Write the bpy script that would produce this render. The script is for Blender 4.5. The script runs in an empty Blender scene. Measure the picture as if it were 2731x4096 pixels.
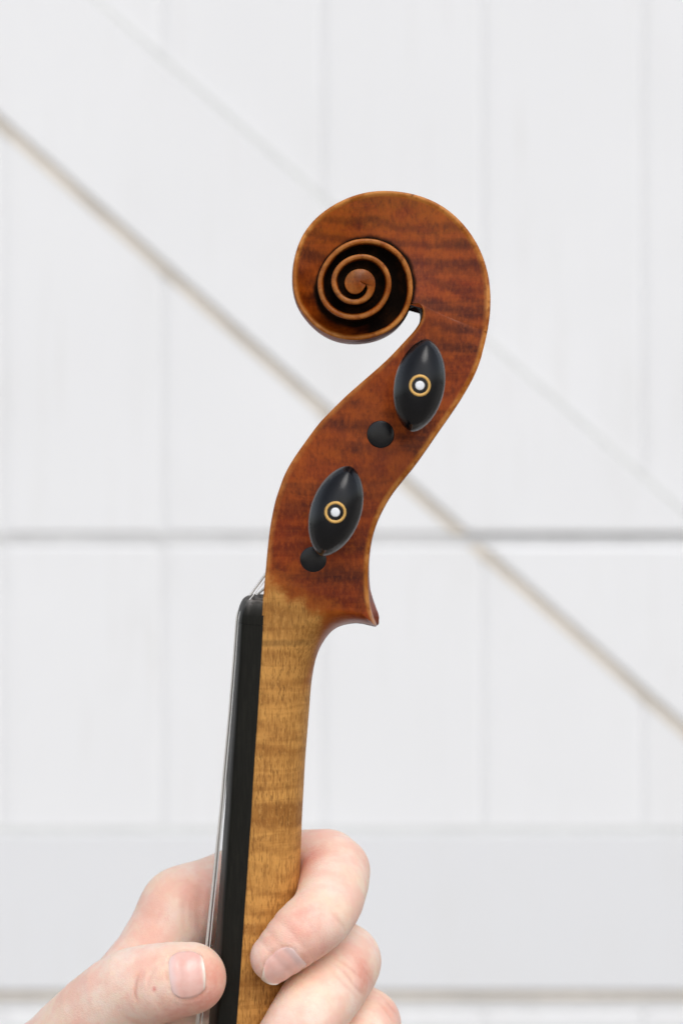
import bpy, math, random
import numpy as np
from mathutils import Vector

S = 0.001                       # everything below is laid out in millimetres
sc = bpy.context.scene
COL = sc.collection
rng = np.random.default_rng(7)

# ------------------------------------------------------------------ camera
CAM_D = 650.0                   # camera to the violin's middle plane
FOC = 85.0
cam_d = bpy.data.cameras.new("camera")
cam_d.sensor_fit = 'VERTICAL'
cam_d.sensor_height = 36.0
cam_d.sensor_width = 24.0
cam_d.lens = FOC
cam_d.clip_start = 0.05
cam_d.clip_end = 200.0
cam_d.dof.use_dof = True
cam_d.dof.focus_distance = (CAM_D - 13.0) * S
cam_d.dof.aperture_fstop = 11.0
cam_d.dof.aperture_blades = 8
cam = bpy.data.objects.new("camera", cam_d)
cam.location = (0, -CAM_D * S, 0)
cam.rotation_euler = (math.radians(90), 0, 0)
COL.objects.link(cam)
sc.camera = cam

# ------------------------------------------------------------------ sky, sun, exposure
SUN_EL, SUN_AZ = 50.0, 165.0    # elevation; azimuth clockwise from +Y (sun behind the camera, a bit right)
world = bpy.data.worlds.new("World")
sc.world = world
world.use_nodes = True
wn = world.node_tree.nodes
wl = world.node_tree.links
wn.clear()
w_out = wn.new("ShaderNodeOutputWorld")
w_bg = wn.new("ShaderNodeBackground")
w_sky = wn.new("ShaderNodeTexSky")
w_sky.sky_type = 'NISHITA'
w_sky.sun_disc = False
w_sky.sun_elevation = math.radians(SUN_EL)
w_sky.sun_rotation = math.radians(SUN_AZ)
w_sky.air_density = 1.0
w_sky.dust_density = 2.0
w_sky.ozone_density = 1.0
w_hsv = wn.new("ShaderNodeHueSaturation")       # an overcast sky has lost most of its blue
w_hsv.inputs['Saturation'].default_value = 0.42
w_bg.inputs['Strength'].default_value = 0.12
wl.new(w_sky.outputs[0], w_hsv.inputs['Color'])
wl.new(w_hsv.outputs[0], w_bg.inputs['Color'])
wl.new(w_bg.outputs[0], w_out.inputs['Surface'])

sun_d = bpy.data.lights.new("sun", 'SUN')
sun_d.energy = 1.0
sun_d.angle = math.radians(45)
sun_d.color = (1.0, 0.985, 0.97)
sun = bpy.data.objects.new("sun", sun_d)
a_, e_ = math.radians(SUN_AZ), math.radians(SUN_EL)
sun_dir = Vector((math.sin(a_) * math.cos(e_), math.cos(a_) * math.cos(e_), math.sin(e_)))
sun.rotation_euler = sun_dir.to_track_quat('Z', 'Y').to_euler()
COL.objects.link(sun)

sc.view_settings.view_transform = 'Standard'
sc.view_settings.look = 'None'
sc.view_settings.gamma = 1.0
sc.view_settings.use_curve_mapping = False
sc.view_settings.exposure = 0.42
sc.cycles.max_bounces = 8
sc.cycles.use_denoising = True


# ------------------------------------------------------------------ helpers
K_PX = 4096 * FOC / 36.0        # photograph pixels per (mm / mm of distance)


def unp(px, py, y):
    """photograph pixel at depth y (mm) -> X, Z in mm"""
    d = CAM_D + np.asarray(y, float)
    return np.stack([(np.asarray(px, float) - 1365.5) * d / K_PX,
                     (2048.0 - np.asarray(py, float)) * d / K_PX], -1)


def tag(o, label=None, cat=None, kind=None, group=None):
    if label: o['label'] = label
    if cat: o['category'] = cat
    if kind: o['kind'] = kind
    if group: o['group'] = group
    return o


def make_mesh(name, verts, faces, mat, parent=None, smooth=True, sharp=None, attrs=None, mm=True):
    me = bpy.data.meshes.new(name)
    v = np.asarray(verts, float)
    me.from_pydata((v * (S if mm else 1)).tolist(), [], [tuple(int(i) for i in f) for f in faces])
    me.validate(clean_customdata=False)
    if attrs:
        for k, val in attrs.items():
            at = me.attributes.new(k, 'FLOAT', 'POINT')
            at.data.foreach_set('value', np.asarray(val, np.float32))
    if smooth:
        me.polygons.foreach_set('use_smooth', [True] * len(me.polygons))
        if sharp:
            me.set_sharp_from_angle(angle=math.radians(sharp))
    me.materials.append(mat)
    o = bpy.data.objects.new(name, me)
    COL.objects.link(o)
    if parent is not None:
        o.parent = parent
        o.location = -Vector(parent.location)
    return o


def empty(name, loc_mm):
    o = bpy.data.objects.new(name, None)
    o.empty_display_size = 0.01
    o.location = Vector(loc_mm) * S
    COL.objects.link(o)
    return o


def catmull(t, pts, q):
    """monotone-ish cubic through (t, pts) sampled at q"""
    t = np.asarray(t, float); p = np.asarray(pts, float)
    if p.ndim == 1: p = p[:, None]; flat = True
    else: flat = False
    m = np.zeros_like(p)
    m[1:-1] = (p[2:] - p[:-2]) / (t[2:] - t[:-2])[:, None]
    m[0] = (p[1] - p[0]) / (t[1] - t[0]); m[-1] = (p[-1] - p[-2]) / (t[-1] - t[-2])
    q = np.asarray(q, float)
    i = np.clip(np.searchsorted(t, q, side='right') - 1, 0, len(t) - 2)
    h = (t[i + 1] - t[i]); u = (q - t[i]) / h
    h = h[:, None]; u = u[:, None]
    r = ((2*u**3 - 3*u**2 + 1) * p[i] + (u**3 - 2*u**2 + u) * h * m[i]
         + (-2*u**3 + 3*u**2) * p[i+1] + (u**3 - u**2) * h * m[i+1])
    return r[:, 0] if flat else r


def smooth1(a, n):
    a = np.array(a, float)
    for _ in range(n):
        b = a.copy()
        b[1:-1] = 0.25 * a[:-2] + 0.5 * a[1:-1] + 0.25 * a[2:]
        a = b
    return a


def grid_faces(nr, nc, base=0, flip=False, wrap=False):
    f = []
    for i in range(nr - 1):
        for j in range(nc if wrap else nc - 1):
            a = base + i * nc + j
            b = base + i * nc + (j + 1) % nc
            c = b + nc; d = a + nc
            f.append((a, d, c, b) if flip else (a, b, c, d))
    return f


# ------------------------------------------------------------------ node helpers
class NT:
    def __init__(s, name):
        s.m = bpy.data.materials.new(name)
        s.m.use_nodes = True
        s.t = s.m.node_tree
        s.t.nodes.clear()
        s.out = s.t.nodes.new("ShaderNodeOutputMaterial")
        s.b = s.t.nodes.new("ShaderNodeBsdfPrincipled")
        s.t.links.new(s.b.outputs[0], s.out.inputs['Surface'])

    def n(s, typ, **kw):
        nd = s.t.nodes.new(typ)
        for k, v in kw.items():
            setattr(nd, k, v)
        return nd

    def l(s, a, b):
        s.t.links.new(a, b)

    def val(s, sock, v):
        if hasattr(v, 'default_value') or isinstance(v, bpy.types.NodeSocket):
            s.l(v, sock)
        else:
            sock.default_value = v

    def math(s, op, a, b=0.0, clamp=False):
        nd = s.n("ShaderNodeMath", operation=op, use_clamp=clamp)
        s.val(nd.inputs[0], a); s.val(nd.inputs[1], b)
        return nd.outputs[0]

    def mix(s, f, a, b, mode='MIX'):
        nd = s.n("ShaderNodeMix", data_type='RGBA', blend_type=mode)
        s.val(nd.inputs[0], f)
        s.val(nd.inputs[6], a if not isinstance(a, tuple) else (*a, 1))
        s.val(nd.inputs[7], b if not isinstance(b, tuple) else (*b, 1))
        return nd.outputs[2]

    def ramp(s, f, lo, hi, a=0.0, b=1.0):
        nd = s.n("ShaderNodeMapRange", clamp=True, interpolation_type='SMOOTHSTEP')
        s.val(nd.inputs[0], f)
        for i, v in zip((1, 2, 3, 4), (lo, hi, a, b)): s.val(nd.inputs[i], v)
        return nd.outputs[0]

    def coord(s):
        return s.n("ShaderNodeTexCoord").outputs['Object']

    def mapping(s, vec, scale=(1, 1, 1), rot=(0, 0, 0), loc=(0, 0, 0)):
        nd = s.n("ShaderNodeMapping")
        s.l(vec, nd.inputs[0])
        nd.inputs['Scale'].default_value = scale
        nd.inputs['Rotation'].default_value = rot
        nd.inputs['Location'].default_value = loc
        return nd.outputs[0]

    def noise(s, vec, scale, detail=3.0, rough=0.5, dist=0.0):
        nd = s.n("ShaderNodeTexNoise")
        s.l(vec, nd.inputs['Vector'])
        nd.inputs['Scale'].default_value = scale
        nd.inputs['Detail'].default_value = detail
        nd.inputs['Roughness'].default_value = rough
        nd.inputs['Distortion'].default_value = dist
        return nd.outputs['Fac']

    def attr(s, name):
        return s.n("ShaderNodeAttribute", attribute_name=name).outputs['Fac']

    def bump(s, h, strength, dist):
        nd = s.n("ShaderNodeBump")
        nd.inputs['Strength'].default_value = strength
        nd.inputs['Distance'].default_value = dist
        s.l(h, nd.inputs['Height'])
        s.l(nd.outputs[0], s.b.inputs['Normal'])
        return nd.outputs[0]

    def set(s, **kw):
        for k, v in kw.items():
            s.val(s.b.inputs[k.replace('_', ' ')], v if not (isinstance(v, tuple) and len(v) == 3 and 'Color' in k) else (*v, 1))


def srgb(r, g, b):
    f = lambda c: (c / 255 / 12.92) if c / 255 < 0.04045 else ((c / 255 + 0.055) / 1.055) ** 2.4
    return (f(r), f(g), f(b))


# ---- figured maple, varnished above, bare on the neck
def mat_maple():
    t = NT("figured_maple")
    co = t.coord()
    sep = t.n("ShaderNodeSeparateXYZ"); t.l(co, sep.inputs[0])
    X, Z = sep.outputs['X'], sep.outputs['Z']
    # flame: bands across the grain, wavering
    warp = t.noise(t.mapping(co, (40, 40, 40)), 1.0, 2.0)
    wob = t.n("ShaderNodeVectorMath", operation='SCALE')
    comb = t.n("ShaderNodeCombineXYZ"); t.l(warp, comb.inputs[2]); t.l(comb.outputs[0], wob.inputs[0])
    wob.inputs['Scale'].default_value = 0.004
    addv = t.n("ShaderNodeVectorMath", operation='ADD'); t.l(co, addv.inputs[0]); t.l(wob.outputs[0], addv.inputs[1])
    wc = addv.outputs[0]
    flame = t.noise(t.mapping(wc, (20, 20, 165), rot=(0, math.radians(5), 0)), 1.0, 1.5, 0.45)
    flame2 = t.noise(t.mapping(wc, (45, 45, 620), rot=(0, math.radians(3), 0)), 1.0, 2.0, 0.5)
    grain = t.noise(t.mapping(co, (2600, 2600, 420), rot=(0, math.radians(6), 0)), 1.0, 2.0, 0.6)
    fleck = t.noise(t.mapping(co, (1100, 1100, 520), rot=(0, math.radians(8), 0)), 1.0, 4.0, 0.7)
    big = t.noise(t.mapping(co, (38, 38, 38), loc=(0.3, 0.1, 1.7)), 1.0, 3.0, 0.6)
    patch = t.noise(t.mapping(co, (130, 130, 130)), 1.0, 4.0, 0.65)

    # varnish
    red = srgb(120, 41, 4); deep = srgb(78, 23, 2); gold = srgb(152, 70, 8); olive = srgb(142, 76, 8)
    col = t.mix(t.ramp(flame, 0.30, 0.62), deep, red)
    col = t.mix(t.ramp(big, 0.44, 0.66, 0, 0.75), col, gold)
    col = t.mix(t.ramp(t.noise(t.mapping(co, (60, 60, 60), loc=(1.3, 0.4, 0.2)), 1.0, 4.0, 0.65), 0.50, 0.32, 0, 0.75), col, srgb(62, 19, 3))
    top = t.ramp(Z, 0.060, 0.085)                      # the top of the scroll is worn to an olive gold
    col = t.mix(t.math('MULTIPLY', top, t.ramp(patch, 0.3, 0.7, 0.35, 0.95)), col, olive)
    col = t.mix(t.ramp(patch, 0.50, 0.68, 0, 0.6), col, gold)
    col = t.mix(t.ramp(patch, 0.46, 0.30, 0, 0.5), col, srgb(100, 32, 8))
    col = t.mix(t.ramp(flame, 0.46, 0.32, 0, 0.3), col, srgb(62, 18, 5))
    col = t.mix(t.ramp(flame2, 0.46, 0.64, 0, 0.25), col, srgb(160, 72, 22))
    col = t.mix(t.ramp(fleck, 0.45, 0.75, 0, 0.45), col, srgb(172, 80, 22))
    col = t.mix(t.ramp(fleck, 0.50, 0.28, 0, 0.5), col, srgb(66, 20, 6))

    wv = t.n("ShaderNodeTexWave", wave_type='BANDS', bands_direction='Z', wave_profile='SIN')
    t.l(t.mapping(co, (1, 1, 1), rot=(0, math.radians(-4), 0)), wv.inputs['Vector'])
    for k_, v_ in (('Scale', 56.0), ('Distortion', 5.0), ('Detail', 1.5), ('Detail Scale', 1.3), ('Detail Roughness', 0.45)):
        wv.inputs[k_].default_value = v_
    pres = t.ramp(t.noise(t.mapping(co, (45, 45, 30), loc=(0.7, 0.2, 0.4)), 1.0, 2.0), 0.34, 0.66, 0.05, 1.0)
    pres = t.math('MULTIPLY', pres, t.math('MULTIPLY', t.ramp(Z, 0.008, 0.042, 0.40, 1.0), t.ramp(Z, 0.090, 0.066, 0.35, 1.0)))
    col = t.mix(t.math('MULTIPLY', pres, t.ramp(wv.outputs['Fac'], 0.60, 0.0, 0, 0.50)), col, srgb(66, 20, 5))
    col = t.mix(t.math('MULTIPLY', pres, t.ramp(wv.outputs['Fac'], 0.50, 1.0, 0, 0.30)), col, srgb(166, 76, 18))

    # bare neck wood
    b1 = srgb(202, 146, 76); b2 = srgb(158, 106, 50)
    bare = t.mix(t.ramp(flame, 0.28, 0.52), b2, b1)
    bare = t.mix(t.ramp(flame2, 0.52, 0.34, 0, 0.32), bare, srgb(142, 88, 40))
    pore = t.noise(t.mapping(co, (2500, 2500, 420), rot=(0, math.radians(4), 0)), 1.0, 2.0, 0.65)
    bare = t.mix(t.math('MULTIPLY', t.ramp(pore, 0.52, 0.34, 0, 0.7), t.ramp(patch, 0.35, 0.65, 0.5, 1.0)), bare, srgb(92, 58, 28))
    streak = t.noise(t.mapping(co, (1300, 1300, 130), rot=(0, math.radians(4), 0)), 1.0, 3.0, 0.6)
    bare = t.mix(t.ramp(streak, 0.52, 0.36, 0, 0.4), bare, srgb(132, 84, 38))
    bare = t.mix(t.ramp(wv.outputs['Fac'], 0.55, 0.0, 0, 0.28), bare, srgb(136, 86, 38))
    bare = t.mix(t.ramp(fleck, 0.50, 0.72, 0, 0.5), bare, srgb(206, 152, 84))
    band = t.math('MULTIPLY', t.ramp(t.math('ABSOLUTE', t.math('ADD', Z, 0.0346)), 0.0013, 0.0002, 0, 0.6),
                  t.ramp(X, -0.004, -0.012))           # one grey handling mark across the neck
    bare = t.mix(t.math('MULTIPLY', band, t.ramp(fleck, 0.3, 0.6, 0.5, 1.0)), bare, srgb(112, 80, 44))

    # where the varnish ends
    d = t.math('ADD', t.math('MULTIPLY', t.math('ADD', X, 0.0200), -0.50),
               t.math('MULTIPLY', t.math('ADD', Z, 0.0200), -0.866))
    d = t.math('ADD', d, t.math('MULTIPLY', t.math('SUBTRACT', t.noise(t.mapping(co, (260, 260, 260)), 1.0, 4.0, 0.65), 0.5), 0.009))
    d2 = t.math('ADD', t.math('MULTIPLY', t.math('ADD', X, 0.0048), -1.0), t.math('MULTIPLY', t.math('ADD', Z, 0.0300), 0.27))
    d2 = t.math('ADD', d2, t.math('MULTIPLY', t.math('SUBTRACT', patch, 0.5), 0.004))
    d2 = t.math('MAXIMUM', t.ramp(d2, -0.0016, 0.0020), t.ramp(Z, -0.038, -0.050))
    isbare = t.math('MULTIPLY', t.ramp(d, -0.0030, 0.0016), d2)
    col = t.mix(t.math('MULTIPLY', t.ramp(d, -0.0075, -0.001), 0.6), col, srgb(172, 92, 26))
    col = t.mix(isbare, col, bare)

    # worn edges, blackened volute channels (per-vertex masks, broken up by noise)
    wear = t.math('MULTIPLY', t.attr('wear'), t.ramp(t.noise(t.mapping(co, (420, 420, 420)), 1.0, 4.0, 0.6), 0.28, 0.52, 0.35, 1.0))
    col = t.mix(wear, col, t.mix(t.ramp(patch, 0.4, 0.6), srgb(166, 96, 34), srgb(198, 130, 64)))
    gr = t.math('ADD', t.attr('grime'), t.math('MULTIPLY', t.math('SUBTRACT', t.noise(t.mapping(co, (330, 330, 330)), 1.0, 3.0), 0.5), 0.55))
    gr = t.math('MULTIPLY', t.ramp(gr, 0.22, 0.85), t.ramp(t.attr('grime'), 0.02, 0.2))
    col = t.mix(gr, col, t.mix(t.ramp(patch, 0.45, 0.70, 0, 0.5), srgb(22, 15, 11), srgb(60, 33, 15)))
    t.set(Base_Color=col, Roughness=t.math('ADD', t.math('MULTIPLY', t.math('MAXIMUM', isbare, gr), 0.22), t.ramp(patch, 0.3, 0.7, 0.30, 0.42)),
          Specular_IOR_Level=t.math('SUBTRACT', 0.14, t.math('MULTIPLY', gr, 0.12)),
          Coat_Weight=t.math('MULTIPLY', t.math('SUBTRACT', 1.0, t.math('MAXIMUM', isbare, gr)), 0.10), Coat_Roughness=0.12)
    h = t.math('ADD', t.math('MULTIPLY', grain, 0.5), t.math('ADD', t.math('MULTIPLY', pore, 0.6), t.math('MULTIPLY', patch, 1.5)))
    t.bump(h, 0.35, 0.00012)
    return t.m


def mat_ebony(name, rough=0.32, base=(0.010, 0.0095, 0.008), worn=0.0, spec=0.5):
    t = NT(name)
    co = t.coord()
    g = t.noise(t.mapping(co, (1800, 1800, 160)), 1.0, 3.0, 0.6)
    p = t.noise(t.mapping(co, (420, 420, 60)), 1.0, 3.0, 0.5)
    col = t.mix(t.ramp(g, 0.4, 0.7), base, tuple(c * 1.5 for c in base))
    r = t.ramp(p, 0.3, 0.7, rough - 0.03, rough + 0.05)
    if worn:
        w = t.attr('wear')
        col = t.mix(t.math('MULTIPLY', w, t.ramp(p, 0.35, 0.65, 0.25, 1.0)), col, (0.24, 0.225, 0.21))
        r = t.math('ADD', r, t.math('MULTIPLY', w, 0.3))
    t.set(Base_Color=col, Roughness=r, Specular_IOR_Level=spec)
    t.bump(g, 0.15, 0.00006)
    return t.m


def mat_simple(name, col, rough, metal=0.0, nscale=None, namt=0.15, spec=0.5):
    t = NT(name)
    if nscale:
        n = t.noise(t.coord(), nscale, 4.0, 0.6)
        c = t.mix(t.ramp(n, 0.3, 0.7), tuple(x * (1 - namt) for x in col), tuple(min(1, x * (1 + namt)) for x in col))
        t.set(Base_Color=c, Roughness=t.ramp(n, 0.2, 0.8, rough * 0.85, rough * 1.15))
    else:
        t.set(Base_Color=col, Roughness=rough)
    t.set(Metallic=metal, Specular_IOR_Level=spec)
    return t.m


def mat_string(name, col):
    t = NT(name)
    w = t.n("ShaderNodeTexWave", wave_type='BANDS', bands_direction='Z')
    t.l(t.coord(), w.inputs['Vector'])
    w.inputs['Scale'].default_value = 900.0
    t.set(Base_Color=col, Metallic=0.35, Roughness=0.4)
    t.bump(w.outputs['Fac'], 0.4, 0.00003)
    return t.m


def mat_skin():
    t = NT("skin")
    co = t.coord()
    n1 = t.noise(co, 55.0, 4.0, 0.6)
    n2 = t.noise(co, 420.0, 4.0, 0.65)
    n3 = t.noise(co, 2600.0, 3.0, 0.6)
    pale = srgb(250, 222, 205); pink = srgb(243, 185, 166); yel = srgb(247, 216, 190)
    col = t.mix(t.ramp(n1, 0.36, 0.66), pale, yel)
    col = t.mix(t.ramp(n2, 0.40, 0.76, 0, 0.32), col, pink)
    col = t.mix(t.ramp(t.noise(t.mapping(co, (1, 1, 1), loc=(0.5, 0.2, 0.9)), 110.0, 3.0, 0.5), 0.42, 0.68, 0, 0.55), col, pink)
    red = t.math('MULTIPLY', t.attr('red'), t.ramp(n2, 0.2, 0.7, 0.7, 1.1), clamp=True)
    col = t.mix(red, col, srgb(222, 140, 122))
    col = t.mix(t.math('MULTIPLY', t.attr('crease'), 0.8, clamp=True), col, srgb(204, 132, 110))
    col = t.mix(t.ramp(n3, 0.5, 0.8, 0, 0.12), col, srgb(226, 168, 150))
    col = t.mix(t.attr('spot'), col, srgb(214, 84, 84))
    t.set(Base_Color=col, Roughness=t.ramp(n2, 0.3, 0.7, 0.42, 0.55), Specular_IOR_Level=0.4,
          Subsurface_Weight=0.45, Subsurface_Scale=0.0022)
    t.b.inputs['Subsurface Radius'].default_value = (1.0, 0.38, 0.22)
    vo = t.n("ShaderNodeTexVoronoi", feature='DISTANCE_TO_EDGE')
    t.l(t.mapping(co, (1, 1, 1.5), rot=(0.3, 0.2, 0.5)), vo.inputs['Vector']); vo.inputs['Scale'].default_value = 1050.0
    h = t.math('ADD', t.math('MULTIPLY', n3, 0.7), t.math('ADD', n2, t.math('MULTIPLY', t.ramp(vo.outputs['Distance'], 0.0, 0.25), 0.5)))
    t.bump(h, 0.28, 0.00024)
    return t.m


def mat_nail():
    t = NT("fingernail")
    co = t.coord()
    n = t.noise(co, 500.0, 3.0, 0.6)
    base = t.mix(t.ramp(n, 0.35, 0.65), srgb(238, 185, 172), srgb(240, 192, 180))
    base = t.mix(t.attr('lunula'), base, srgb(236, 208, 204))
    col = t.mix(t.attr('tip'), base, srgb(240, 224, 208))
    t.set(Base_Color=col, Roughness=0.20, Specular_IOR_Level=0.65, Subsurface_Weight=0.2, Subsurface_Scale=0.0012)
    t.b.inputs['Subsurface Radius'].default_value = (1.0, 0.5, 0.35)
    return t.m


def mat_paint(name="white_paint", a=(0.82, 0.822, 0.825), b=(0.85, 0.852, 0.855)):
    t = NT(name)
    co = t.coord()
    n1 = t.noise(co, 3.0, 4.0, 0.6)
    n2 = t.noise(t.mapping(co, (160, 160, 9)), 1.0, 4.0, 0.6)
    col = t.mix(t.ramp(n1, 0.3, 0.7), a, b)
    col = t.mix(t.ramp(n2, 0.55, 0.8, 0, 0.4), col, (0.72, 0.71, 0.69))
    col = t.mix(t.ramp(t.noise(t.mapping(co, (14, 14, 5)), 1.0, 4.0, 0.6), 0.5, 0.75, 0, 0.35), col, (0.74, 0.735, 0.72))
    t.set(Base_Color=col, Roughness=0.55, Specular_IOR_Level=0.35)
    t.bump(n2, 0.25, 0.0006)
    return t.m


def mat_ground():
    t = NT("pale_concrete")
    co = t.coord()
    n1 = t.noise(co, 1.3, 5.0, 0.6)
    n2 = t.noise(co, 90.0, 4.0, 0.7)
    col = t.mix(t.ramp(n1, 0.3, 0.7), (0.24, 0.22, 0.19), (0.31, 0.285, 0.25))
    col = t.mix(t.ramp(n2, 0.5, 0.8, 0, 0.5), col, (0.25, 0.24, 0.22))
    t.set(Base_Color=col, Roughness=0.9)
    t.bump(n2, 0.4, 0.003)
    return t.m


M_MAPLE = mat_maple()
M_EBONY = mat_ebony("ebony")
M_BOARD = mat_ebony("ebony_fingerboard", 0.44, (0.0085, 0.008, 0.006), worn=1.0, spec=0.14)
M_PEG = mat_ebony("ebony_peg", 0.19, (0.004, 0.004, 0.005), spec=0.38)
M_BRASS = mat_simple("brass", srgb(218, 172, 96), 0.42, 0.35, 900.0, 0.08)
M_PEARL = mat_simple("mother_of_pearl", (0.80, 0.82, 0.84), 0.25, 0.0, 900.0, 0.10)
M_STEEL = mat_string("string_steel", (0.92, 0.91, 0.88))
M_WOUND = mat_string("string_wound", (0.86, 0.83, 0.77))
M_SKIN = mat_skin()
M_NAIL = mat_nail()
M_PAINT = mat_paint()
M_RAIL = mat_paint("cool_grey_white_paint", (0.77, 0.775, 0.785), (0.79, 0.795, 0.805))
M_GROUND = mat_ground()
M_SEAL = mat_simple("grey_rubber_seal", (0.70, 0.70, 0.695), 0.8, 0.0, 60.0, 0.06)

# ================================================================== the setting
WALL_Y = 840.0
GROUND_Z = -1100.0
g = make_mesh("ground", [(-30000, -30000, GROUND_Z), (30000, -30000, GROUND_Z), (30000, 30000, GROUND_Z), (-30000, 30000, GROUND_Z)],
              [(0, 1, 2, 3)], M_GROUND, smooth=False)
tag(g, kind="structure", label="pale concrete ground below the white door")


def clip_poly(poly, a, b, c):
    """keep a*x + b*z <= c"""
    out = []
    for i in range(len(poly)):
        p, q = poly[i], poly[(i + 1) % len(poly)]
        dp, dq = a * p[0] + b * p[1] - c, a * q[0] + b * q[1] - c
        if dp <= 0: out.append(p)
        if dp * dq < 0:
            u = dp / (dp - dq)
            out.append((p[0] + (q[0] - p[0]) * u, p[1] + (q[1] - p[1]) * u))
    return out


def inset(poly, d):
    """d: one inset per edge"""
    n = len(poly)
    area = sum(poly[i][0] * poly[(i + 1) % n][1] - poly[(i + 1) % n][0] * poly[i][1] for i in range(n))
    sg = 1 if area > 0 else -1
    L = []
    for i in range(n):
        p, q = poly[i], poly[(i + 1) % n]
        ex, ez = q[0] - p[0], q[1] - p[1]
        ln = math.hypot(ex, ez)
        nx, nz = -ez / ln * sg, ex / ln * sg
        L.append((nx, nz, nx * p[0] + nz * p[1] + d[i]))
    out = []
    for i in range(n):
        a1, b1, c1 = L[i - 1]; a2, b2, c2 = L[i]
        det = a1 * b2 - a2 * b1
        out.append(((c1 * b2 - c2 * b1) / det, (a1 * c2 - a2 * c1) / det))
    return out


def plank(name, poly, y0, y1, ch, parent, mat=None, cdf=0.75):
    """chamfered plank: poly in X,Z (mm); front face at y0, back at y1; ch chamfer per edge"""
    n = len(poly)
    if not hasattr(ch, '__len__'): ch = [ch] * n
    fr = inset(poly, ch)
    cd = max(ch)
    v = [(x, y0, z) for x, z in fr] + [(x, y0 + cd * cdf, z) for x, z in poly] + [(x, y1, z) for x, z in poly]
    f = [tuple(range(n)), tuple(range(3 * n - 1, 2 * n - 1, -1))]
    for i in range(n):
        j = (i + 1) % n
        f.append((i, n + i, n + j, j)); f.append((n + i, 2 * n + i, 2 * n + j, n + j))
    o = make_mesh(name, v, f, mat or M_PAINT, parent, smooth=False)
    bm = None
    return o


door = empty("door", (0, WALL_Y, GROUND_Z))
tag(door, "white painted board door with diagonal brace, out of focus behind the violin", "door", kind="thing")
GX0, GSP, GAP = -11.5, 98.4, 0.2
SECT = [(-13.8, 900.0), (-302.0, -20.6), (-1095.0, -307.5)]
for si, (z0, z1) in enumerate(SECT):
    for k in range(-8, 8):
        x0 = GX0 + k * GSP + GAP / 2
        x1 = GX0 + (k + 1) * GSP - GAP / 2
        plank("board", [(x0, z0), (x1, z0), (x1, z1), (x0, z1)], WALL_Y, WALL_Y + 18, [2.0, 4.5, 2.0, 4.5], door, cdf=0.24)
xl, xr = GX0 - 8 * GSP, GX0 + 8 * GSP
plank("door_core", [(xl, -1096), (xr, -1096), (xr, 901), (xl, 901)], WALL_Y + 18.5, WALL_Y + 45, 1.0, door)
for zc, hh in ((-17.2, 3.0), (-304.7, 2.6)):
    plank("weather_seal", [(xl, zc - hh), (xr, zc - hh), (xr, zc + hh), (xl, zc + hh)], WALL_Y + 0.9, WALL_Y + 18.2, 0.3, door, M_SEAL)


def q2w(qx, qy, y=WALL_Y - 14):
    return tuple(unp(qx * 2731 / 1568, qy * 2731 / 1568, y))


lo_a, lo_b = q2w(0, 268), q2w(1568, 268 + 0.889 * 1568)
up_a, up_b = q2w(0, -188), q2w(1568, -188 + 0.872 * 1568)


def line_of(a, b):
    nx, nz = -(b[1] - a[1]), b[0] - a[0]
    ln = math.hypot(nx, nz)
    nx, nz = nx / ln, nz / ln
    return nx, nz, nx * a[0] + nz * a[1]


ln_lo, ln_up = line_of(lo_a, lo_b), line_of(up_a, up_b)
RAIL_T = q2w(0, 1923)[1]
RAIL_B = q2w(0, 2287)[1]
for z0, z1 in ((SECT[0][0], SECT[0][1]), (RAIL_T + 0.6, SECT[1][1])):
    big = [(xl + 2, z0), (xr - 2, z0), (xr - 2, z1), (xl + 2, z1)]
    p = clip_poly(big, -ln_lo[0], -ln_lo[1], -ln_lo[2])
    p = clip_poly(p, ln_up[0], ln_up[1], ln_up[2])
    ch = []
    for i in range(len(p)):
        a, b = p[i], p[(i + 1) % len(p)]
        s = line_of(a, b)
        if abs(abs(s[1]) - 1) < 1e-3: ch.append(2.5)
        elif abs(s[0] - ln_lo[0]) < 0.05 and abs(ln_lo[0] * a[0] + ln_lo[1] * a[1] - ln_lo[2]) < 1: ch.append(2.0)
        else: ch.append(0.3)
    plank("diagonal_brace", p, WALL_Y - 3.0, WALL_Y - 0.05, ch, door)
plank("rail", [(xl + 2, RAIL_B), (xr - 2, RAIL_B), (xr - 2, RAIL_T), (xl + 2, RAIL_T)], WALL_Y - 3.0, WALL_Y - 0.05,
      [2.0, 0.3, 0.3, 0.3], door, M_RAIL)

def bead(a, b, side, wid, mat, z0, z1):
    """thin coloured strip lying along one edge of a brace or rail, in the angle with the boards"""
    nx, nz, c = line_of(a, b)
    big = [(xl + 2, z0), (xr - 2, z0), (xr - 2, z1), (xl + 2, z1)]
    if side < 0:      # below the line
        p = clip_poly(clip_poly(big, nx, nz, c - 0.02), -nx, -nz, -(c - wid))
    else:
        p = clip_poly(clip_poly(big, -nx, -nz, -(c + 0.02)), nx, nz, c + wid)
    if len(p) >= 3: plank("edge_strip", p, WALL_Y - 0.35, WALL_Y - 0.02, 0.15, door, mat)


M_BEIGE = mat_simple("beige_sealant_shadow", (0.71, 0.645, 0.555), 0.7, 0.0, 25.0, 0.12)  # sealant beige with the shadow under the lower edges painted in
M_GREY = mat_simple("grey_edge_line", (0.645, 0.65, 0.635), 0.7, 0.0, 25.0, 0.06)  # plain grey line along the upper edges
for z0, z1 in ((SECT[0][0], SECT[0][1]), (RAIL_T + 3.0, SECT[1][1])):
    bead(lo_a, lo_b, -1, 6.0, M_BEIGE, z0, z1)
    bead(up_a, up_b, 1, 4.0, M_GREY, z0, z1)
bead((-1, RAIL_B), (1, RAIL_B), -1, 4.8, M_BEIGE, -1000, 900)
bead((-1, RAIL_T), (1, RAIL_T), 1, 5.0, M_GREY, -1000, 900)

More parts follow.
